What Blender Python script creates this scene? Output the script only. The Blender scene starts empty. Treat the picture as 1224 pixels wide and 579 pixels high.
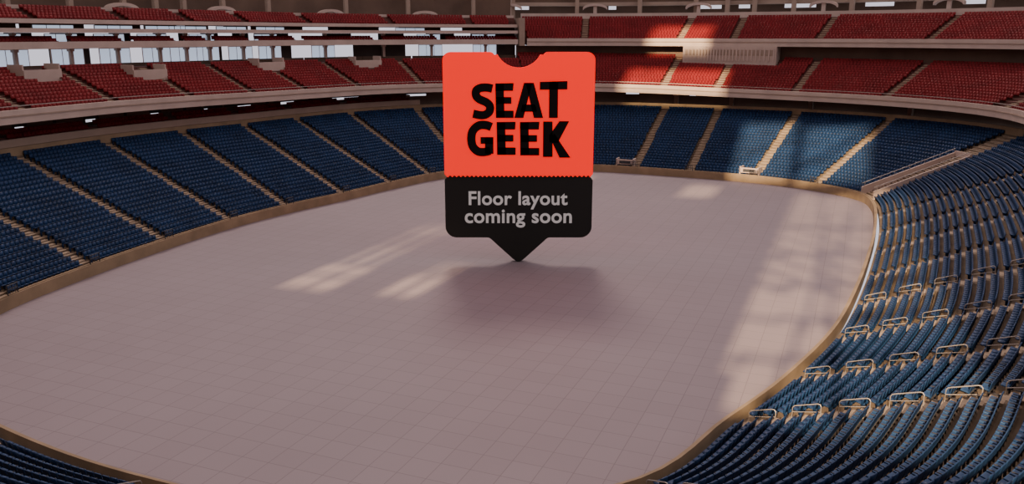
import bpy, math, random
import numpy as np
from mathutils import Vector, Matrix
random.seed(4); rng=np.random.RandomState(3)
scene=bpy.context.scene
COL=scene.collection

# ------------------------------------------------------------------ materials
def mat(name,col,rough=.7,var=0.0,scale=1.0,emis=None,es=0.0,metal=0.0,spec=.3):
    m=bpy.data.materials.new(name); m.use_nodes=True
    nt=m.node_tree; b=nt.nodes["Principled BSDF"]
    b.inputs["Base Color"].default_value=(*col,1)
    b.inputs["Roughness"].default_value=rough
    b.inputs["Metallic"].default_value=metal
    b.inputs["Specular IOR Level"].default_value=spec
    if var>0:
        tc=nt.nodes.new("ShaderNodeTexCoord"); n=nt.nodes.new("ShaderNodeTexNoise")
        n.inputs["Scale"].default_value=scale; n.inputs["Detail"].default_value=5
        r=nt.nodes.new("ShaderNodeMapRange")
        r.inputs["From Min"].default_value=.3; r.inputs["From Max"].default_value=.7
        r.inputs["To Min"].default_value=1-var; r.inputs["To Max"].default_value=1+var
        mx=nt.nodes.new("ShaderNodeVectorMath"); mx.operation='SCALE'
        mx.inputs[0].default_value=col
        nt.links.new(tc.outputs["Object"],n.inputs["Vector"])
        nt.links.new(n.outputs["Fac"],r.inputs["Value"])
        nt.links.new(r.outputs["Result"],mx.inputs["Scale"])
        nt.links.new(mx.outputs["Vector"],b.inputs["Base Color"])
    if emis:
        b.inputs["Emission Color"].default_value=(*emis,1)
        b.inputs["Emission Strength"].default_value=es
    return m
M_blue=mat("seat_blue",(.0075,.028,.080),.5,.25,.35,spec=.22)
M_blue_edge=mat("seat_blue_pan",(.010,.043,.115),.4,.2,.5)
M_red=mat("seat_red",(.155,.010,.012),.6,.2,.3,spec=.15)
M_conc=mat("terrace_concrete",(.150,.108,.070),.9,.25,.6)
M_concred=mat("upper_terrace_concrete",(.12,.05,.04),.9,.2,.6)
M_step=mat("step_concrete",(.27,.205,.14),.9,.2,1.2)
M_tan=mat("tan_wall",(.26,.185,.11),.85,.18,.5)
M_white=mat("white_fascia",(.45,.345,.285),.7,.1,.4)
M_slab=mat("beige_slab",(.30,.222,.168),.8,.12,.3)
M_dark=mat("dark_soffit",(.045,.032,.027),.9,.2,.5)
M_brown=mat("brown_wall",(.12,.076,.053),.9,.25,.2)
M_steel=mat("rail_steel",(.36,.32,.28),.45,metal=.5)
M_darksteel=mat("dark_steel",(.05,.05,.055),.5,metal=.3)
M_frame=mat("seat_frame",(.03,.03,.035),.5)
M_glass=mat("glazing",(.5,.6,.72),.15,.15,.15,emis=(.66,.78,1.0),es=.7)  # emission stands in for bright sky seen through the panes

# ------------------------------------------------------------------ bowl curve
ctrl=[(-7,33.8),(5.3,36.3),(11.8,43.2),(17.0,49.2),(23.6,58.4),(29.8,69.5),(35.4,80.6),(39.3,88.7),(43.4,98),(46.4,106),(47.4,112.5),
 (44.2,119.3),(36.9,126.5),(25.2,132.7),(13.7,137.4),(2,137.2),(-10.0,131),(-17.3,121.5),(-22.6,112.8),(-28.1,104.4),(-32.6,96),(-36.2,86.3),
 (-39.2,76.2),(-41.4,65.5),(-40.6,56),(-35.7,48.3),(-27.5,42.0),(-17.8,36.9)]
C=np.array(ctrl); n=len(C); pts=[]
for i in range(n):
    p0,p1,p2,p3=C[i-1],C[i],C[(i+1)%n],C[(i+2)%n]
    for t in np.linspace(0,1,30,endpoint=False):
        pts.append(.5*((2*p1)+(-p0+p2)*t+(2*p0-5*p1+4*p2-p3)*t*t+(-p0+3*p1-3*p2+p3)*t**3))
P=np.array(pts)
def resample(P,N):
    Q=np.vstack([P,P[:1]]); L=np.r_[0,np.cumsum(np.hypot(*np.diff(Q,axis=0).T))]
    s=np.linspace(0,L[-1],N,endpoint=False)
    return np.c_[np.interp(s,L,Q[:,0]),np.interp(s,L,Q[:,1])],L[-1]
P,LT=resample(P,1600)
def smooth(A,k):
    w=np.hanning(2*k+3)[1:-1]; w/=w.sum()
    E=np.vstack([A[-k:],A,A[:k]])
    return np.c_[tuple(np.convolve(E[:,j],w,'valid') for j in range(A.shape[1]))]
P=smooth(P,8); P,LT=resample(P,1600)
T=np.roll(P,-1,0)-np.roll(P,1,0); T/=np.hypot(T[:,0],T[:,1])[:,None]
T=smooth(T,26); T/=np.hypot(T[:,0],T[:,1])[:,None]
NRM=np.c_[T[:,1],-T[:,0]]
SS=np.arange(1600)*LT/1600
def S_of(x,y):
    return SS[np.argmin((P[:,0]-x)**2+(P[:,1]-y)**2)]
def cur(s):
    s=np.mod(np.asarray(s,float),LT); Sx=np.r_[SS,LT]
    f=lambda a:np.interp(s,Sx,np.r_[a,a[0]])
    nn=np.stack([f(NRM[:,0]),f(NRM[:,1])],-1); nn/=np.linalg.norm(nn,axis=-1,keepdims=True)
    return np.stack([f(P[:,0]),f(P[:,1])],-1),nn
def pos(s,d):
    p,nn=cur(s); return p+nn*np.asarray(d)[...,None] if np.ndim(d) else p+nn*d

sFar=S_of(36.9,126.5); sTrans=S_of(5,137.4); sLeftMid=S_of(-32.4,96.5)
sDeckA=S_of(39.6,88.5); sDeckB=S_of(-41,60); sUp=sTrans-.8
def lift(s):
    return np.interp(s,[sDeckA,sFar,sTrans,sLeftMid,sDeckB],[-1.0,-.8,-.1,.5,.6])

# ------------------------------------------------------------------ mesh helpers
def add(name,me,m=None,label=None,cat=None,kind=None,parent=None,group=None):
    ob=bpy.data.objects.new(name,me); COL.objects.link(ob)
    if m is not None and me is not None and len(me.materials)==0: me.materials.append(m)
    if label: ob["label"]=label
    if cat: ob["category"]=cat
    if kind: ob["kind"]=kind
    if group: ob["group"]=group
    if parent: ob.parent=parent
    return ob
def meshq(name,V,F):
    me=bpy.data.meshes.new(name); me.from_pydata([tuple(map(float,v)) for v in V],[],[tuple(map(int,f)) for f in F]); me.update(); return me
def srange(s0,s1,step=1.5):
    k=max(2,int(abs(s1-s0)/step)+1); return np.linspace(s0,s1,k)
def ring(name,s0,s1,prof,m,closed=True,lf=0.0,step=1.5,**kw):
    ss=srange(s0,s1,step); V=[];F=[]; k=len(prof)
    L=lift(ss)*lf
    for d,z in prof:
        q=pos(ss,d); V.append(np.c_[q,np.full(len(ss),z)+L])
    V=np.stack(V,1).reshape(-1,3)
    for i in range(len(ss)-1):
        for j in range(k if closed else k-1):
            a=i*k+j;b=i*k+(j+1)%k
            F.append((a,a+k,b+k,b))
    if closed:
        F.append(tuple(range(k))); F.append(tuple((len(ss)-1)*k+j for j in reversed(range(k))))
    me=meshq(name,V,F)
    return add(name,me,m,**kw)
def rbox(name,s0,s1,d0,d1,z0,z1,m,**kw):
    return ring(name,s0,s1,[(d0,z0),(d0,z1),(d1,z1),(d1,z0)],m,**kw)
def boxV(x0,x1,y0,y1,z0,z1):
    V=[(x,y,z) for x in(x0,x1) for y in(y0,y1) for z in(z0,z1)]
    F=[(0,1,3,2),(4,6,7,5),(0,4,5,1),(2,3,7,6),(0,2,6,4),(1,5,7,3)]
    return V,F
def merge(lst):
    V=[];F=[]
    for v,f in lst:
        o=len(V); V+=list(v); F+=[tuple(a+o for a in x) for x in f]
    return V,F
def tube(pts,r,sides=6,closed=False):
    pts=[Vector(p) for p in pts]; V=[];F=[];k=len(pts)
    for i,p in enumerate(pts):
        a=pts[(i-1)%k] if (i>0 or closed) else p; b=pts[(i+1)%k] if (i<k-1 or closed) else p
        t=(b-a).normalized(); u=t.cross(Vector((0,0,1)))
        if u.length<.05: u=t.cross(Vector((0,1,0)))
        if u.length<.05: u=t.cross(Vector((1,0,0)))
        u.normalize(); w=t.cross(u)
        for j in range(sides):
            an=2*math.pi*j/sides; V.append(tuple(p+u*math.cos(an)*r+w*math.sin(an)*r))
    for i in range(k if closed else k-1):
        for j in range(sides):
            a=i*sides+j;b=i*sides+(j+1)%sides;c=((i+1)%k)*sides
            F.append((a,b,c+(j+1)%sides,c+j))
    if not closed:
        F.append(tuple(reversed(range(sides)))); F.append(tuple((k-1)*sides+j for j in range(sides)))
    return V,F
def ang(nn): # rotation so local +y -> outward normal
    return math.atan2(nn[1],nn[0])-math.pi/2

# ------------------------------------------------------------------ floor
AX=np.array([.38,.925]); AX/=np.hypot(*AX); LX=np.array([AX[1],-AX[0]])
def floor_mat():
    m=bpy.data.materials.new("tile_floor"); m.use_nodes=True; nt=m.node_tree; b=nt.nodes["Principled BSDF"]
    tc=nt.nodes.new("ShaderNodeTexCoord"); mp=nt.nodes.new("ShaderNodeMapping")
    mp.inputs["Rotation"].default_value=(0,0,math.radians(22.3))
    br=nt.nodes.new("ShaderNodeTexBrick"); br.offset=0; br.squash=1
    br.inputs["Scale"].default_value=1; br.inputs["Brick Width"].default_value=1.7; br.inputs["Row Height"].default_value=1.7
    br.inputs["Mortar Size"].default_value=.024; br.inputs["Mortar Smooth"].default_value=.4
    br.inputs["Color1"].default_value=(.232,.188,.198,1); br.inputs["Color2"].default_value=(.242,.197,.207,1)
    br.inputs["Mortar"].default_value=(.160,.128,.136,1)
    n=nt.nodes.new("ShaderNodeTexNoise"); n.inputs["Scale"].default_value=.05; n.inputs["Detail"].default_value=6
    r=nt.nodes.new("ShaderNodeMapRange"); r.inputs["To Min"].default_value=.86; r.inputs["To Max"].default_value=1.14
    mx=nt.nodes.new("ShaderNodeVectorMath"); mx.operation='SCALE'
    L=nt.links.new
    L(tc.outputs["Object"],mp.inputs["Vector"]); L(mp.outputs["Vector"],br.inputs["Vector"])
    L(tc.outputs["Object"],n.inputs["Vector"]); L(n.outputs["Fac"],r.inputs["Value"])
    L(br.outputs["Color"],mx.inputs[0]); L(r.outputs["Result"],mx.inputs["Scale"])
    L(mx.outputs["Vector"],b.inputs["Base Color"]); b.inputs["Roughness"].default_value=.6
    b.inputs["Specular IOR Level"].default_value=.2
    return m
sf=srange(0,LT,1.5)[:-1]; q=pos(sf,.1)
me=meshq("floor",np.c_[q,np.zeros(len(q))],[tuple(range(len(q)))])
add("floor",me,floor_mat(),kind="structure",label="grey tiled arena floor covering the field")

# ------------------------------------------------------------------ lower bowl
ROWS=24; RD=.8; RZ=.345; D0=.6; Z0=.65
def terrace_prof(rows,rd,rz,d0,z0,back=0.0,skirt=None):
    pr=[]
    if skirt is not None: pr.append((d0,skirt))
    for r in range(rows):
        pr.append((d0+r*rd,z0+r*rz)); pr.append((d0+(r+1)*rd,z0+r*rz))
    pr.append((d0+rows*rd,z0+rows*rz)); pr.append((d0+rows*rd+back,z0+rows*rz))
    return pr
ring("seating_terrace",0,LT,terrace_prof(ROWS,RD,RZ,D0,Z0,4.5,0.0),M_conc,closed=False,label="stepped concrete terrace under the blue lower seating bowl",cat="grandstand terrace",step=1.2)
ring("wall_field",0,LT,[(0,0),(0,1.1),(.14,1.1),(.14,1.2),(.3,1.2),(.3,0)],M_tan,closed=True,kind="structure",label="tan concrete wall ringing the floor")

RAMP=(47.2,111.5)
aislesXY=[(5.6,36.6),(12.3,43.7),(17.4,49.6),(22.8,57.0),(27.2,64.6),(31.6,73.2),(36,82),(40,90.2),(43.6,99),RAMP,
 (43.6,119.8),(36.9,126.5),(28,131.6),(19.8,135.2),(11,137.6),(1,137),(-6.5,133.3),(-12,128.5),(-17.3,121.5),(-22.6,112.8),(-28.1,104.4),(-32.6,96),(-36.2,86.3),(-39.2,76.2),
 (-41.3,66.5),(-40.6,56),(-35.5,48.2),(-27,41.6),(-17,36.5),(-5.5,34)]
AIS=sorted((S_of(*a),1.9 if a==RAMP else .62) for a in aislesXY)
def seat_rows(s0,s1,rows,rd,rz,d0,z0,pitch=.54,aisles=AIS,lf=0.0,skip=None):
    out=[]
    A=[(s,h) for s,h in aisles if s0<s<s1]
    if s1-s0>=LT-1: secs=[(A[i],(A[(i+1)%len(A)][0]+(LT if i==len(A)-1 else 0),A[(i+1)%len(A)][1])) for i in range(len(A))]
    else:
        B=[(s0,0)]+A+[(s1,0)]; secs=[(B[i],B[i+1]) for i in range(len(B)-1)]
    for (a,ha),(b,hb) in secs:
        if b-a<2: continue
        ss=np.linspace(a,b,40)
        for r in range(rows):
            d=d0+r*rd+.55; q=pos(ss,d); L=np.r_[0,np.cumsum(np.hypot(*np.diff(q,axis=0).T))]
            u=L[-1]-ha-hb; k=int(u/pitch)
            if k<1: continue
            off=ha+(u-k*pitch)/2+pitch/2+np.arange(k)*pitch
            sv=np.interp(off,L,ss)
            if skip is not None: sv=sv[~((sv>skip[0])&(sv<skip[1])&(d>skip[2]))]
            if len(sv)==0: continue
            q=pos(sv,d); _,nn=cur(sv)
            out.append(np.c_[q,np.full(len(sv),z0+r*rz)+lift(sv)*lf,nn])
    return np.vstack(out)
def stuff_mesh(name,S,tV,tF):
    tV=np.array(tV,float); tF=np.array(tF); k=len(S); nv=len(tV)
    nx,ny=S[:,3],S[:,4]                     # outward
    x=S[:,0,None]+tV[None,:,0]*ny[:,None]+tV[None,:,1]*nx[:,None]
    y=S[:,1,None]-tV[None,:,0]*nx[:,None]+tV[None,:,1]*ny[:,None]
    z=S[:,2,None]+np.repeat(tV[None,:,2],k,0)
    V=np.stack([x,y,z],-1).reshape(-1,3).astype(np.float32)
    F=(tF[None]+(np.arange(k)*nv)[:,None,None]).reshape(-1,4)
    me=bpy.data.meshes.new(name); me.vertices.add(len(V)); me.vertices.foreach_set("co",V.ravel())
    me.loops.add(F.size); me.loops.foreach_set("vertex_index",F.ravel().astype(np.int32))
    me.polygons.add(len(F)); me.polygons.foreach_set("loop_start",np.arange(0,F.size,4,dtype=np.int32))
    me.polygons.foreach_set("loop_total",np.full(len(F),4,dtype=np.int32))
    me.update(calc_edges=True); me.validate(); return me
def slant(x0,x1,y0,z0,y1,z1,t):  # thin slab from (y0,z0) to (y1,z1)
    dy,dz=y1-y0,z1-z0; L=math.hypot(dy,dz); ny,nz=-dz/L*t,dy/L*t
    V=[(x,a,b) for x in(x0,x1) for a,b in((y0,z0),(y1,z1),(y1+ny,z1+nz),(y0+ny,z0+nz))]
    return V,[(0,1,2,3),(7,6,5,4),(0,4,5,1),(1,5,6,2),(2,6,7,3),(3,7,4,0)]
seatV,seatF=merge([slant(-.235,.235,.10,.36,.20,.86,.06),slant(-.225,.225,-.30,.47,.12,.40,.06),boxV(-.27,-.24,-.1,.1,.0,.45)])
blue=seat_rows(0,LT,ROWS,RD,RZ,D0,Z0)
# nearest visible seats become individuals
CAMZ=22.0; PIT=math.radians(13.9); FP=1000.0
def proj(X):
    f=X[:,1]*math.cos(PIT)-(X[:,2]-CAMZ)*math.sin(PIT); up=X[:,1]*math.sin(PIT)+(X[:,2]-CAMZ)*math.cos(PIT)
    return 612+FP*X[:,0]/f,289.5-FP*up/f,f
u,v,f=proj(blue[:,:3]+np.array([0,0,.5]))
dist=np.where((f>1)&(u>3)&(u<1221)&(v<576)&(v>0),f,1e9)
order=np.argsort(dist); hero=order[:300]; mask=np.ones(len(blue),bool); mask[hero]=False
keep=mask&(f>1)&(u>-250)&(u<1470)&(v<900)
add("stadium_seat_rows",stuff_mesh("blue_seats",blue[keep],seatV,seatF),M_blue,label="rows of blue plastic stadium seats filling the lower bowl",cat="seats",kind="stuff")

def bev(me,w,seg=2):
    import bmesh
    bm=bmesh.new(); bm.from_mesh(me); bmesh.ops.bevel(bm,geom=bm.edges[:],offset=w,segments=seg,profile=.6,affect='EDGES'); bm.to_mesh(me); bm.free(); return me
me_back=bev(meshq("backrest",*slant(-.235,.235,.10,.36,.20,.86,.06)),.025)
me_pan=bev(meshq("seat_pan",*slant(-.225,.225,-.30,.47,.12,.40,.06)),.022)
me_frm=bev(meshq("seat_frame",*merge([boxV(-.27,-.24,-.02,.08,0,.60),boxV(-.275,-.235,-.22,.14,.60,.64),boxV(-.24,.24,.0,.05,.30,.36)])),.006,1)
me_back.materials.append(M_blue); me_pan.materials.append(M_blue_edge); me_frm.materials.append(M_frame)
for i in hero:
    x,y,z,nx,ny=blue[i]
    e=bpy.data.objects.new("stadium_seat",None); e.empty_display_size=.2; COL.objects.link(e)
    e.location=(x,y,z); e.rotation_euler=(0,0,ang((nx,ny)))
    e["label"]="blue moulded plastic stadium seat on concrete terrace"; e["category"]="seat"; e["group"]="blue seats in the lower bowl"
    for nm,m_ in (("backrest",me_back),("seat_pan",me_pan),("seat_frame",me_frm)):
        o=bpy.data.objects.new(nm,m_); COL.objects.link(o); o.parent=e

# aisle steps
def aisle(s,h,rows,rd,rz,d0,z0,lf,label,group):
    p,nn=cur(s); a=ang(nn); L=float(lift(s))*lf; parts=[]
    for r in range(rows):
        parts.append(boxV(-h+.03,h-.03,d0+r*rd+.36,d0+(r+1)*rd,z0+r*rz-.01,z0+r*rz+rz*.5))
        parts.append(boxV(-h+.03,h-.03,d0+r*rd-.02,d0+r*rd+.35,z0+r*rz-.02,z0+r*rz+.015))
    me=meshq("aisle_stairs",*merge(parts)); o=add("aisle_stairs",me,M_step,label=label,cat="stairs",group=group)
    o.location=(p[0],p[1],L); o.rotation_euler=(0,0,a)
for s,h in AIS:
    aisle(s,h,ROWS,RD,RZ,D0,Z0,0,"tan concrete aisle steps between blue seat sections","lower bowl aisle stairs")

# handrails in near aisles
rV,rF=tube([(0,-.75,0),(0,-.75,.62),(0,-.68,.74),(0,-.55,.80),(0,.55,1.22),(0,.68,1.22),(0,.75,1.12),(0,.75,.5)],.028,6)
rV2,rF2=tube([(0,-.75,.38),(0,.75,.82)],.02,6)
me_rail=meshq("handrail",*merge([(rV,rF),(rV2,rF2)])); me_rail.materials.append(M_steel)
for s,h in AIS:
    if h>1: continue
    x,y=pos(s,0)
    if not(y<66 and x>3 or (x<-10 and y<60)): continue
    p,nn=cur(s)
    for r in range(1,ROWS-2,3):
        dd=D0+r*RD+.6; q=p+nn*dd
        o=bpy.data.objects.new("handrail",me_rail); COL.objects.link(o)
        o.location=(q[0],q[1],Z0+r*RZ); o.rotation_euler=(0,0,ang(nn))
        o["label"]="looped steel handrail standing in the stepped aisle"; o["category"]="handrail"; o["group"]="aisle handrails"
# small dark gates at each far aisle foot
gp=[]
gp.append(tube([(-.6,0,-.1),(-.6,0,.75),(.6,0,.75),(.6,0,-.1)],.06,6)); gp.append(tube([(-.6,0,.4),(.6,0,.4)],.05,6))
for xx in (-.3,0,.3): gp.append(tube([(xx,0,0),(xx,0,.75)],.03,5))
me_gate=meshq("aisle_gate",*merge(gp)); me_gate.materials.append(M_darksteel)
for s,h in AIS:
    q=pos(s,.15); _,nn=cur(s)
    if q[1]<60 or (q[0]>0 and q[1]<112): continue
    o=bpy.data.objects.new("aisle_gate",me_gate); COL.objects.link(o); o.location=(q[0],q[1],1.2); o.rotation_euler=(0,0,ang(nn))
    o["label"]="dark steel gate on top of the tan field wall"; o["category"]="gate"; o["group"]="aisle gates"
# white exit hatches in the front row
for (x,y) in ((36.0,127.1),(18.2,135.9)):
    s=S_of(x,y); q=pos(s,.7); _,nn=cur(s)
    e=bpy.data.objects.new("exit_hatch",None); COL.objects.link(e); e.location=(q[0],q[1],.65); e.rotation_euler=(0,0,ang(nn))
    e["label"]="white framed hatch beside the tan field wall"; e["category"]="hatch"
    add("hatch_frame",meshq("hatch_frame",*merge([boxV(-1.5,1.5,0,.15,.7,1.5),boxV(-1.5,-1.3,0,1.6,.0,1.6),boxV(1.3,1.5,0,1.6,.0,1.6)])),M_white,parent=e)
    add("hatch_panel",meshq("hatch_panel",*boxV(-.9,.9,-.06,.0,.85,1.3)),M_darksteel,parent=e)

# white parapeted vomitory at the corner
p,nn=cur(S_of(*RAMP))
e=bpy.data.objects.new("entry_ramp",None); COL.objects.link(e); e.location=(p[0],p[1],0); e.rotation_euler=(0,0,ang(nn))
e["label"]="white walled entry ramp cutting through blue seats"; e["category"]="ramp"
def para(x0,x1):
    V=[(x,d,z) for x in(x0,x1) for d,z in((.6,.6),(13,5.2),(13,6.5),(.6,1.8))]
    return V,[(0,1,2,3),(7,6,5,4),(0,4,5,1),(1,5,6,2),(2,6,7,3),(3,7,4,0)]
add("parapet",meshq("parapet",*para(-1.9,-1.65)),M_white,parent=e)
add("parapet",meshq("parapet",*para(1.65,1.9)),M_white,parent=e)
add("end_wall",meshq("end_wall",*boxV(-1.9,1.9,13,13.3,5.0,6.7)),M_white,parent=e)
add("hand_bar",meshq("hand_bar",*merge([tube([(x,.6,2.3),(x,13,7.0)],.05,6) for x in(-1.78,1.78)]+[tube([(x,d,1.8+(d-.6)*.38),(x,d,2.3+(d-.6)*.38)],.035,5) for x in(-1.78,1.78) for d in range(1,13,2)])),M_steel,parent=e)

# ------------------------------------------------------------------ lower concourse + club tier
TB=D0+ROWS*RD
zt=Z0+ROWS*RZ
rbox("trim_1",sDeckA,sDeckB,TB+.1,TB+.4,zt,zt+1.0,M_tan,kind="structure")
nT=[1]
def wall(s0,s1,d0,d1,z0,z1,m,lf=0.0,side="stand",label=None):
    return rbox("wall_"+side,s0,s1,d0,d1,z0,z1,m,kind="structure",lf=lf,**({"label":label} if label else {}))
def trim(s0,s1,d0,d1,z0,z1,m,lf=0.0,label=None):
    nT[0]+=1
    return rbox("trim_%d"%nT[0],s0,s1,d0,d1,z0,z1,m,kind="structure",lf=lf,**({"label":label} if label else {}))
def pieces(s0,s1,d0,d1,z0,z1,m,seg,fill,lf=0.0,side="stand"):
    Vs=[];s=s0;o=0;F=[]
    while s<s1-seg:
        w=seg*random.uniform(*fill)
        ss=np.linspace(s,s+w,3)
        for a in ss:
            L=float(lift(a))*lf
            for d,z in((d0,z0),(d0,z1),(d1,z1),(d1,z0)):
                q=pos(a,d); Vs.append((q[0],q[1],z+L))
        for i in range(2):
            for j in range(4):
                a=o+i*4+j;b=o+i*4+(j+1)%4;F.append((a,a+4,b+4,b))
        F.append((o,o+1,o+2,o+3)); F.append((o+11,o+10,o+9,o+8)); o+=12
        s+=seg
    return add("wall_"+side,meshq("w",Vs,F),m,kind="structure")
wall(sDeckA,sDeckB,TB+5,TB+5.3,zt,zt+2.2,M_brown,side="concourse")
pieces(sDeckA,sDeckB,TB+5,TB+5.3,zt+2.2,zt+3.3,M_brown,7.5,(.6,.9),side="concourse")
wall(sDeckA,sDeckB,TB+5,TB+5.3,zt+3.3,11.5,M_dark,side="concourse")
def columns(s0,s1,step,d,z0,z1,w,m,label,group,name="column",lf=0.0):
    me=meshq("column",*merge([boxV(-w/2,w/2,-w/2,w/2,z0,z1),boxV(-w*.75,w*.75,-w*.75,w*.75,z1-.35,z1-.01)])); me.materials.append(m)
    s=s0+step/2
    while s<s1:
        q=pos(s,d);_,nn=cur(s); o=bpy.data.objects.new(name,me); COL.objects.link(o)
        o.location=(q[0],q[1],float(lift(s))*lf); o.rotation_euler=(0,0,ang(nn))
        o["label"]=label;o["category"]="column";o["group"]=group; s+=step
columns(sDeckA,sDeckB,9.5,TB+4.2,zt,11.5,.7,M_slab,"beige concrete column under the red deck","concourse columns")
sClubA=S_of(-6,133)
ring("seating_terrace",sClubA,sDeckB,[(TB+.45,zt),(TB+.45,zt+1.0),(TB+1.2,zt+1.0),(TB+1.2,zt+1.4),(TB+2.1,zt+1.4),(TB+2.1,zt+1.9),(TB+3.6,zt+1.9),(TB+3.6,zt)],M_concred,closed=True,label="narrow club level terrace under the red deck",cat="grandstand terrace")
trim(sClubA,sDeckB,TB+.0,TB+.4,zt+1.05,zt+1.9,M_slab)
# ------------------------------------------------------------------ deck 2
D2=17.0; R2=15; RD2=.86; RZ2=.345; Z2=13.2; R2L=12
DS=D2+R2*RD2   # 29.9
sp0,sp1=S_of(20.5,135),S_of(33.5,128.6); sp0,sp1=min(sp0,sp1),max(sp0,sp1)
ring("seating_terrace",sDeckA,sTrans,terrace_prof(R2,RD2,RZ2,D2,Z2,.9,12.6)+[(DS+.9,12.9),(D2,12.6)],M_concred,closed=False,lf=1,label="stepped terrace of the red middle deck",cat="grandstand terrace")
ring("seating_terrace",sTrans,sDeckB,terrace_prof(R2L,RD2,RZ2,D2,Z2,4.0,12.6)+[(D2+R2L*RD2+4,12.9),(D2,12.6)],M_concred,closed=False,lf=1,label="stepped terrace of the red middle deck below the suites",cat="grandstand terrace")
trim(sDeckA,sDeckB,D2-.45,D2,12.3,13.75,M_white,lf=1,label="white fascia band on the front of the red deck")
trim(sDeckA,sDeckB,D2-.55,D2-.45,13.05,13.2,M_slab,lf=1)
trim(sDeckA,sDeckB,D2-.3,D2-.2,14.1,14.18,M_steel,lf=1)
red=[seat_rows(sDeckA,sTrans,R2,RD2,RZ2,D2,Z2,lf=1,pitch=.56,skip=(sp0-.5,sp1+.5,26.6)),seat_rows(sTrans,sDeckB,R2L,RD2,RZ2,D2,Z2,lf=1,pitch=.56)]
for s,h in AIS:
    if sDeckA+2<s<sDeckB-2:
        aisle(s,.6,(R2 if s<sTrans else R2L),RD2,RZ2,D2,Z2,1,"tan concrete aisle steps on the red middle deck","middle deck aisle stairs")
red.append(seat_rows(sClubA,sDeckB,2,.9,.45,TB+1.2,zt+1.4))
# ------------------------------------------------------------------ far upper deck
D3=28.5; R3=12; RD3=.85; RZ3=.36; Z3=20.9
ring("seating_terrace",sDeckA,sUp,terrace_prof(R3,RD3,RZ3,D3,Z3,.6,20.2)+[(D3+R3*RD3+.6,20.2),(D3,20.1)],M_concred,closed=False,label="stepped terrace of the red upper deck",cat="grandstand terrace")
trim(sDeckA,sUp,D3-.5,D3,20.0,21.4,M_white,label="white fascia band on the front of the upper deck")
trim(sDeckA,sUp,D3-.6,D3-.5,20.7,20.85,M_slab)
trim(sDeckA,sUp,D3+R3*RD3+.6,D3+R3*RD3+1.0,Z3+R3*RZ3-.2,Z3+R3*RZ3+1.1,M_white)
red.append(seat_rows(sDeckA,sUp,R3,RD3,RZ3,D3,Z3,pitch=.56))
for s,h in AIS:
    if sDeckA+2<s<sTrans-2: aisle(s,.6,R3,RD3,RZ3,D3,Z3,0,"tan concrete aisle steps on the red upper deck","upper deck aisle stairs")
wall(sDeckA,sTrans,DS+.95,DS+1.25,17.3,20.05,M_brown,side="deck")
DB=D3+R3*RD3
wall(sDeckA,sTrans,DB+7,DB+7.4,20,27.2,M_brown,side="rear")
pieces(sDeckA,sTrans,DB+7,DB+7.4,27.2,28.1,M_brown,7,(.45,.95),side="rear")
wall(sDeckA,sTrans,DB+7,DB+7.4,28.1,33,M_brown,side="rear")
columns(sDeckA,sTrans,5,DB+3.2,24,32,.8,M_slab,"beige concrete column behind the upper deck","rear columns")
trim(sDeckA,sTrans,DB+4.0,DB+7,27.9,28.6,M_slab)
# ------------------------------------------------------------------ left suites
a,b=sTrans,sDeckB
pieces(a,b,DS+1.5,DS+1.7,17.2,18.2,M_brown,5.0,(.95,1.0),side="suite")
columns(a,b,5.2,DS+1.2,18.1,20.25,.45,M_white,"white column in front of the suite glazing","suite columns")
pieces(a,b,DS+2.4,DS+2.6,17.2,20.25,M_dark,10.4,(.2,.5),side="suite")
def windows(s0,s1,seg,d,z0,z1,prob):
    s=s0
    while s<s1-seg:
        if random.random()<prob:
            w=seg*.9; _,nn=cur(s+seg/2); q=pos(s+seg/2,d)
            parts_f=[boxV(-w/2,w/2,-.06,.06,z0,z0+.08),boxV(-w/2,w/2,-.06,.06,z1-.08,z1)]+[boxV(-w/2+w*t/3-.04,-w/2+w*t/3+.04,-.06,.06,z0,z1) for t in range(4)]
            windows.n+=1
            fr=add("window_%d"%windows.n,meshq("wf",*merge(parts_f)),M_white,kind="structure")
            fr.location=(q[0],q[1],0); fr.rotation_euler=(0,0,ang(nn))
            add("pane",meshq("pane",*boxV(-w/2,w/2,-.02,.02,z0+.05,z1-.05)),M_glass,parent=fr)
        s+=seg
windows.n=0
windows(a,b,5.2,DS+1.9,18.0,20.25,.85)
trim(a,b,28.5,37,20.3,20.7,M_slab,label="beige suite balcony slab")
trim(a,b,28.2,28.5,20.3,21.2,M_white,label="white suite balcony parapet")
red.append(seat_rows(a,b,2,.8,.3,28.7,20.75,aisles=[(s,.8) for s in np.arange(a,b,7)]))
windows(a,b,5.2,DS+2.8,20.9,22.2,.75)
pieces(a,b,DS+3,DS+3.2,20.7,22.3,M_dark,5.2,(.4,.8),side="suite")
columns(a,b,5.2,DS+1.2,20.75,22.3,.4,M_white,"white column on the suite balcony","balcony columns")
trim(a,b,28.75,37,22.35,22.6,M_slab)
trim(a,b,28.5,28.75,22.3,22.85,M_white)
windows(a,b,6.5,DS+2.8,22.65,23.35,.6)
pieces(a,b,DS+3,DS+3.2,22.65,23.4,M_brown,6.5,(.6,.95),side="suite")
trim(a,b,29.1,29.35,23.45,24.0,M_white)
ring("seating_terrace",a,b,terrace_prof(5,.85,.34,29.5,23.6,.8,23.4)+[(34.5,23.4)],M_concred,closed=False,label="stepped terrace of the red top deck above the suites",cat="grandstand terrace")
red.append(seat_rows(a+.6,b,5,.85,.34,29.5,23.6,pitch=.56))
trim(a,b,34.6,34.9,25.0,25.8,M_white)
wall(a,b,39.5,39.9,23.5,33,M_brown,side="rear")
columns(a,b,6,37.5,24.0,33,.7,M_slab,"beige concrete column behind the top deck","top deck columns")
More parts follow.
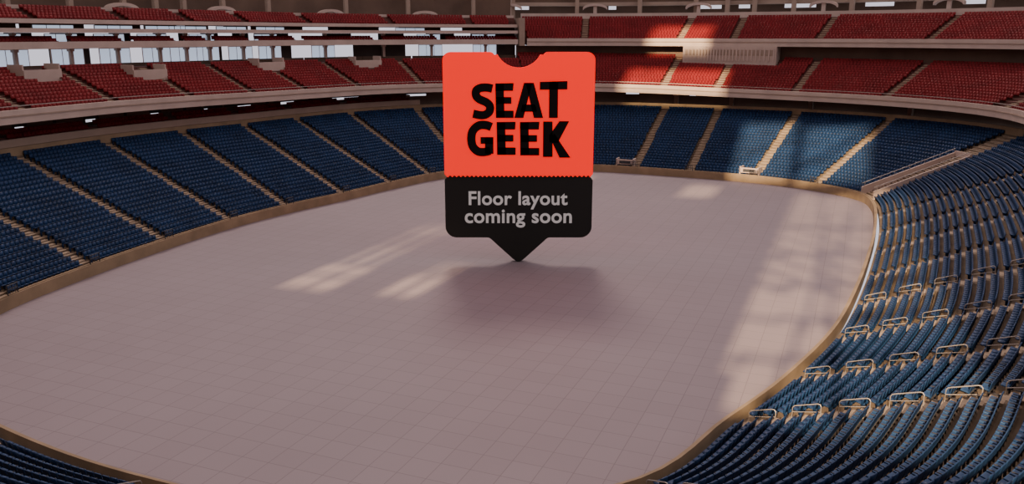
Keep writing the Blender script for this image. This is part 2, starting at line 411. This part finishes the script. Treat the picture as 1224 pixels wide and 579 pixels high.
rbox("wall_end",a-.6,a-.1,28.2,38,20.0,25.2,M_slab,kind="structure",label="beige end wall of the suite block")

red=np.vstack(red)
def find_s(uu,d,z,s0,s1):
    ss=np.linspace(s0,s1,800); q=pos(ss,d); U,_,_=proj(np.c_[q,np.full(800,z)]); return ss[np.argmin(abs(U-uu))]
# small white-walled entries in the middle deck
me_ent=meshq("deck_entry",*merge([boxV(-2.6,2.6,-.1,.1,-.2,1.25),boxV(-2.6,-2.4,.1,2.6,-.2,1.9),boxV(2.4,2.6,.1,2.6,-.2,1.9)])); me_ent.materials.append(M_white)
for uu,d in ((180,23.5),(325,25.0),(52,24.5),(440,25)):
    s=find_s(uu,d,17,sTrans,sDeckB); q=pos(s,d); _,nn=cur(s)
    zz=Z2+((d-D2)/RD2)*RZ2+float(lift(s))
    o=add("deck_entry",me_ent,None,label="white walled stair entry among red seats",cat="stair entry",group="middle deck stair entries")
    o.location=(q[0],q[1],zz); o.rotation_euler=(0,0,ang(nn))
    c=q+nn*1.2
    red=red[~((np.hypot(red[:,0]-c[0],red[:,1]-c[1])<2.7)&(red[:,2]<19.5)&(red[:,2]>13))]
u,v,f=proj(red[:,:3])
keep=(f>1)&(u>-250)&(u<1470)
rV_,rF_=merge([slant(-.25,.25,.10,.30,.20,.86,.06),slant(-.24,.24,-.30,.47,.12,.40,.06)])
add("red_seat_rows",stuff_mesh("red_seats",red[keep],rV_,rF_),M_red,label="rows of red plastic stadium seats on the upper decks",cat="seats",kind="stuff")

# press box
s0,s1=sp0,sp1
e=bpy.data.objects.new("press_box",None); COL.objects.link(e); q=pos((s0+s1)/2,29); e.location=(q[0],q[1],16.5)
e["label"]="long white louvred press box above the red deck"; e["category"]="press box"
def loc(o): o.parent=e; o.matrix_parent_inverse=Matrix.Translation(-Vector(e.location)); return o
loc(rbox("body",s0,s1,27.4,30.6,16.2,20.0,M_white))
loc(rbox("glazing",s0+.3,s1-.3,27.33,27.39,18.4,19.4,M_slab))
ss=np.linspace(s0+.3,s1-.3,26)
parts=[]
for s in ss:
    q=pos(s,27.28);_,nn=cur(s); c,sn=math.cos(ang(nn)),math.sin(ang(nn))
    V,F=boxV(-.12,.12,-.06,.06,17.4,19.6); parts.append(([(q[0]+x*c-y*sn,q[1]+x*sn+y*c,z) for x,y,z in V],F))
loc(add("mullions",meshq("mullions",*merge(parts)),M_white))

# white arched truss brackets over the top deck
arc=[(2.5*math.cos(t),0,.95*math.sin(t)) for t in np.linspace(math.radians(8),math.radians(172),16)]
def flat(pts,w,t):
    V=[];F=[]
    for x,y,z in pts:
        V+=[(x,-w,z-t),(x,w,z-t),(x,w,z+t),(x,-w,z+t)]
    for i in range(len(pts)-1):
        for j in range(4):
            a_=i*4+j;b_=i*4+(j+1)%4;F.append((a_,b_,b_+4,a_+4))
    F.append((3,2,1,0)); o=(len(pts)-1)*4; F.append((o,o+1,o+2,o+3)); return V,F
me_arc=meshq("arch",*flat(arc,.6,.24)); me_arc.materials.append(M_white)
me_leg=meshq("post",*merge([boxV(-.35,.35,-.2,.2,-1.4,.9)])); me_leg.materials.append(M_white)
spots=[(find_s(t,36.0,26.0,sTrans,sDeckB),36.0,25.5) for t in (145,265,395,508)]+[(find_s(t,41,27,sDeckA,sTrans),DB+2,27.2) for t in (590,712,835,985,1135)]
for s,d,z in spots:
    q=pos(s,d);_,nn=cur(s)
    e=bpy.data.objects.new("arched_canopy",None); COL.objects.link(e); e.location=(q[0],q[1],z-.1); e.rotation_euler=(0,0,ang(nn))
    e["label"]="white arched steel canopy bracket above the top seats"; e["category"]="canopy"; e["group"]="arched canopies"
    for nm,m_ in(("arch",me_arc),("post",me_leg)):
        o=bpy.data.objects.new(nm,m_); COL.objects.link(o); o.parent=e

# ------------------------------------------------------------------ unseen wall added behind the viewpoint, openings shaped to throw sun patches
W0=-15.0
holes=[(-47.2,-41.8,30.2,41),(-37.6,-33.8,30.6,34.8),(-7.2,7,25.5,56),(-17.5,-9.2,59.5,73),(-7.5,2,58.8,72),(-40,-22,78,85),(-38,-27,90,97),(-42,-38,52.5,57.5),(-22.5,-18,53,57)]
def inhole(l,z):
    for a_,b_,c_,d_ in holes:
        if a_<l<b_ and c_<z<d_:
            if (a_,c_)==(-47.2,30.2):
                if z>33.0: return abs(((l+47.2)%1.8)-.9)<.38 and (z-33.4)%1.6>.7
                return not(abs((z-30.2)-1.6)<.2 or abs(l+44.4)<.25)
            if (a_,c_)==(-37.6,30.6):
                if z>33: return (l*1.0)%1.4>.6 and z%1>.45
                return not(abs(l+35.7)<.3)
            if (a_,c_)==(-7.2,25.5):
                if l<-7.2+(1.3 if z<28 else 0): return False
                if abs(l-(-3.6)-1.6*math.sin((z-26)/9))<.33: return False
                if abs(l-(0.6)+1.4*math.sin((z-26)/8))<.33: return False
                for zz in (29.5,33.2,37.2,42,47.5):
                    if abs(z-zz-.16*(l+3))<.32: return False
                if z>36: return (z*1.3+l*.5)%2.6>.9
                return True
            if c_>58 and d_<74:
                return not(abs(z-c_-(l-a_)*1.0-3)<.5)
            return True
    return False
cs=.5; Ls=np.arange(-118,45,cs); Zs=np.arange(0,113,cs)
V=[];F=[];idx={}
def vid(l,z):
    k=(round(l*2),round(z*2))
    if k not in idx:
        idx[k]=len(V); V.append((AX[0]*W0+LX[0]*l,AX[1]*W0+LX[1]*l,z))
    return idx[k]
for z in Zs:
    active=any(c_-cs<=z<=d_+cs for _,_,c_,d_ in holes)
    start=None
    if not active:
        F.append((vid(-118,z),vid(45,z),vid(45,z+cs),vid(-118,z+cs))); continue
    for l in list(Ls)+[45]:
        solid = l<45 and not inhole(l+cs/2,z+cs/2)
        if solid and start is None: start=l
        if not solid and start is not None:
            F.append((vid(start,z),vid(l,z),vid(l,z+cs),vid(start,z+cs))); start=None
add("wall_sun_mask",meshq("wall_sun_mask",V,F),M_slab,kind="structure",label="tall added sun mask wall with openings shaped to cast light patches")

# ------------------------------------------------------------------ the sign
M_signred=mat("sign_red",(.95,.014,.008),.6,emis=(1,.006,.003),es=.95,spec=.05)  # emission added to brighten the red panel, no lamp inside
M_signblk=mat("sign_black",(.014,.014,.012),.6)
M_txt=mat("sign_caption",(.62,.60,.58),.6,emis=(.8,.78,.75),es=.15)  # slight added glow brightens the caption
M_ltr=mat("sign_letters",(.010,.008,.008),.8,spec=.1)
sign=bpy.data.objects.new("sign",None); COL.objects.link(sign); sign.location=(.65,81,0)
sign["label"]="giant red and black pin-shaped seat ticket sign"; sign["category"]="sign"
def arcp(cx,cz,r,a0,a1,k=8):
    return [(cx+r*math.cos(math.radians(t)),cz+r*math.sin(math.radians(t))) for t in np.linspace(a0,a1,k)]
def plate(name,outline,y0,y1,m,parent=sign,bevel=0):
    cu=bpy.data.curves.new(name,'CURVE'); cu.dimensions='2D'; cu.fill_mode='BOTH'
    outs=outline if isinstance(outline[0],list) else [outline]
    for o_ in outs:
        sp=cu.splines.new('POLY'); sp.points.add(len(o_)-1); sp.use_cyclic_u=True
        for i,(x,z) in enumerate(o_): sp.points[i].co=(x,z,0,1)
    cu.extrude=(y1-y0)/2; cu.bevel_depth=bevel
    tmp=bpy.data.objects.new("tmp",cu); COL.objects.link(tmp)
    dg=bpy.context.evaluated_depsgraph_get(); dg.update()
    me=bpy.data.meshes.new_from_object(tmp.evaluated_get(dg)); bpy.data.objects.remove(tmp)
    me.transform(Matrix.Translation((0,(y0+y1)/2,0))@Matrix.Rotation(math.radians(90),4,'X'))
    me.materials.clear(); return add(name,me,m,parent=parent)
HW=7.22; ZT=20.45; ZD=8.57; ZB=2.5
red_o=[(-HW+.25,ZD)]+[(-HW,ZD+.3)]+arcp(-HW+.75,ZT-.75,.75,180,90)
red_o+=[(-2.75,ZT)]+arcp(-2.75,ZT-.45,.45,90,25,5)+arcp(0,ZT+.85,2.3,208,332,16)+arcp(2.75,ZT-.45,.45,155,90,5)
red_o+=arcp(HW-.75,ZT-.75,.75,90,0)+[(HW,ZD+.3),(HW-.25,ZD)]
plate("upper_panel",red_o,-.35,.35,M_signred)
blk=[(-HW+.25,ZD-.02)]+[(-HW,ZD-.32)]+arcp(-HW+1.1,ZB+1.1,1.1,180,270)+[(-3.1,ZB)]+arcp(-3.1,ZB-.5,.5,90,50,4)+[(-.45,.22)]+arcp(0,.45,.45,215,325,6)+[(.45,.22)]+arcp(3.1,ZB-.5,.5,130,90,4)+arcp(HW-1.1,ZB+1.1,1.1,270,360)+[(HW,ZD-.32),(HW-.25,ZD-.02)]
plate("lower_panel",blk,-.35,.35,M_signblk)
tp=[]; x=-HW+.4
while x<HW-.6:
    tp+=[(x,ZD+.02),(x+.06,ZD+.13),(x+.24,ZD+.13),(x+.30,ZD+.02)]; x+=.42
plate("perforation",[(-HW+.4,ZD-.06)]+tp+[(HW-.4,ZD+.02),(HW-.4,ZD-.06)],-.40,-.34,M_signblk)
def catm(pts,k=7):
    p=np.array([pts[0]]+list(pts)+[pts[-1]],float); o=[]
    for i in range(1,len(p)-2):
        for t in np.linspace(0,1,k,endpoint=False):
            a_,b_,c_,d_=p[i-1:i+3]; o.append(.5*((2*b_)+(-a_+c_)*t+(2*a_-5*b_+4*c_-d_)*t*t+(-a_+3*b_-3*c_+d_)*t**3))
    o.append(p[-2]); return np.array(o)
def stroke(pts,w0,w1=None):
    p=catm(pts); t=np.gradient(p,axis=0); t/=np.hypot(t[:,0],t[:,1])[:,None]; nrm=np.c_[-t[:,1],t[:,0]]
    V=[];F=[]
    k=len(p)
    for i in range(k):
        w=w0 if w1 is None else w0+(w1-w0)*i/(k-1)
        a_=p[i]+nrm[i]*w/2;b_=p[i]-nrm[i]*w/2
        for y in(-.44,-.36):
            V+=[(a_[0],y,a_[1]),(b_[0],y,b_[1])]
    for i in range(k-1):
        o=i*4;F+=[(o,o+1,o+5,o+4),(o+2,o+6,o+7,o+3),(o,o+4,o+6,o+2),(o+1,o+3,o+7,o+5)]
    F+=[(0,2,3,1),(k*4-4,k*4-3,k*4-1,k*4-2)]
    return V,F
def poly(pts):
    k=len(pts); V=[(x,-.44,z) for x,z in pts]+[(x,-.36,z) for x,z in pts]
    F=[tuple(range(k)),tuple(reversed(range(k,2*k)))]+[(i,(i+1)%k,(i+1)%k+k,i+k) for i in range(k)]
    return V,F
def sc(pts,x,z,w,h): return [(x+a_*w,z+b_*h) for a_,b_ in pts]
def gS(x,z,w,h,t): return [stroke(sc([(.95,.855),(.70,.885),(.40,.875),(.19,.80),(.18,.66),(.33,.56),(.66,.47),(.83,.36),(.80,.21),(.60,.12),(.35,.11),(.03,.15)],x,z,w,h),t)]
def gE(x,z,w,h,t):
    tx=t/w; ty=t*.88/h
    return [poly(sc([(0.02,0),(.02+tx*1.05,0),(tx,1),(0,1)],x,z,w,h)),poly(sc([(0,1-ty),(.97,1-ty),(1,1.01),(0,1)],x,z,w,h)),
            poly(sc([(0.05,.5-ty/2+.02),(.88,.5-ty/2+.02),(.88,.5+ty/2),(.05,.5+ty/2)],x,z,w,h)),poly(sc([(.02,0),(1,0),(1,ty),(.02,ty)],x,z,w,h))]
def gA(x,z,w,h,t):
    tx=t/w
    return [poly(sc([(0,0),(tx*1.02,0),(.5+tx*.35,1),(.5-tx*.55,1)],x,z,w,h)),poly(sc([(1-tx*1.05,0),(1,0),(.5+tx*.55,1),(.5-tx*.35,1)],x,z,w,h)),poly(sc([(.22,.18),(.78,.18),(.72,.18+t*.8/h),(.28,.18+t*.8/h)],x,z,w,h))]
def gT(x,z,w,h,t):
    tx=t/w; ty=t*.9/h
    return [poly(sc([(0,1-ty),(1,1-ty*.95),(1,1.02),(0,1)],x,z,w,h)),poly(sc([(.5-tx*.5,0),(.5+tx*.52,0),(.5+tx*.5,1),(.5-tx*.5,1)],x,z,w,h))]
def gG(x,z,w,h,t): 
    tx=t/w
    return [stroke(sc([(.93,.83),(.72,.885),(.45,.87),(.23,.72),(.17,.50),(.22,.28),(.40,.135),(.64,.11),(.88,.15)],x,z,w,h),t),
            poly(sc([(1-tx,.06),(1,.06),(1,.54),(1-tx,.54)],x,z,w,h)),poly(sc([(.52,.54-t*.8/h),(1,.54-t*.8/h),(1,.54),(.52,.54)],x,z,w,h))]
def gK(x,z,w,h,t):
    tx=t/w
    return [poly(sc([(0,0),(tx*1.05,0),(tx,1),(0,1)],x,z,w,h)),poly(sc([(tx*.7,.42),(tx*.7,.62),(.97-tx*1.05,1.01),(.97,1.01),(tx*1.6,.40)],x,z,w,h)),
            poly(sc([(tx*.8,.52),(.42,.66),(1.04,-.02),(1.04-tx*1.2,-.02)],x,z,w,h))]
G=[]
G+=gS(-4.42,14.2,2.0,3.35,.78)
G+=gE(-2.22,14.3,1.72,3.25,.78)
G+=gA(-.42,14.3,2.75,3.3,.84)
G+=gT(2.0,14.3,2.6,3.4,.82)
G+=gG(-5.0,10.65,2.55,3.35,.80)
G+=gE(-2.12,10.75,1.82,3.15,.80)
G+=gE(.12,10.7,1.86,3.2,.80)
G+=gK(2.35,10.55,2.55,3.4,.88)
add("lettering",meshq("lettering",*merge(G)),M_ltr,parent=sign,label="heavy black SEAT GEEK lettering")
def caption(body,x0,x1,base,xh):
    cu=bpy.data.curves.new("t",'FONT'); cu.body=body; cu.extrude=.03; cu.offset=.020; cu.space_character=1.04
    tmp=bpy.data.objects.new("tmp",cu); COL.objects.link(tmp)
    dg=bpy.context.evaluated_depsgraph_get(); dg.update()
    me=bpy.data.meshes.new_from_object(tmp.evaluated_get(dg)); bpy.data.objects.remove(tmp)
    co=np.array([v.co[:] for v in me.vertices]); k=(x1-x0)/(co[:,0].max()-co[:,0].min())
    me.transform(Matrix.Translation((x0-co[:,0].min()*k,-.38,base))@Matrix.Rotation(math.radians(90),4,'X')@Matrix.Diagonal((k,k*xh,1,1)))
    me.materials.clear(); add("caption",me,M_txt,parent=sign,label="pale grey caption reading "+body)
caption("Floor layout",-4.9,4.8,5.83,1.0)
caption("coming soon",-5.3,5.25,4.02,1.0)

# ------------------------------------------------------------------ light
E=math.radians(22)
sd=Vector((AX[0]*math.cos(E),AX[1]*math.cos(E),-math.sin(E)))
L=bpy.data.lights.new("sun",'SUN'); L.energy=14.0; L.color=(1,.72,.44); L.angle=math.radians(.9)
lo=bpy.data.objects.new("sun",L); COL.objects.link(lo); lo.rotation_euler=sd.to_track_quat('-Z','Y').to_euler(); lo.location=(0,-60,120)
L=bpy.data.lights.new("sky_glow",'SUN'); L.energy=1.3; L.color=(1,.78,.68); L.angle=math.radians(14)
lo=bpy.data.objects.new("sky_glow",L); COL.objects.link(lo); lo.location=(0,160,120)
lo.rotation_euler=Vector((.06,-.70,-.70)).to_track_quat('-Z','Y').to_euler()
w=bpy.data.worlds.new("World"); scene.world=w; w.use_nodes=True; nt=w.node_tree
bg=nt.nodes["Background"]; tc=nt.nodes.new("ShaderNodeTexCoord"); sx=nt.nodes.new("ShaderNodeSeparateXYZ"); cr=nt.nodes.new("ShaderNodeValToRGB")
cr.color_ramp.elements[0].position=.35; cr.color_ramp.elements[0].color=(.58,.58,.68,1)
cr.color_ramp.elements[1].position=1; cr.color_ramp.elements[1].color=(.63,.505,.52,1)
mr=nt.nodes.new("ShaderNodeMapRange"); mr.inputs["From Min"].default_value=-1
nt.links.new(tc.outputs["Generated"],sx.inputs[0]); nt.links.new(sx.outputs["Z"],mr.inputs["Value"]); nt.links.new(mr.outputs["Result"],cr.inputs["Fac"]); nt.links.new(cr.outputs["Color"],bg.inputs["Color"])
bg.inputs["Strength"].default_value=1.5

cam=bpy.data.cameras.new("camera"); co=bpy.data.objects.new("camera",cam); COL.objects.link(co)
cam.sensor_width=36; cam.lens=1000/1224*36; cam.clip_end=1000
co.location=(0,0,CAMZ); co.rotation_euler=(math.pi/2-PIT,0,0); scene.camera=co
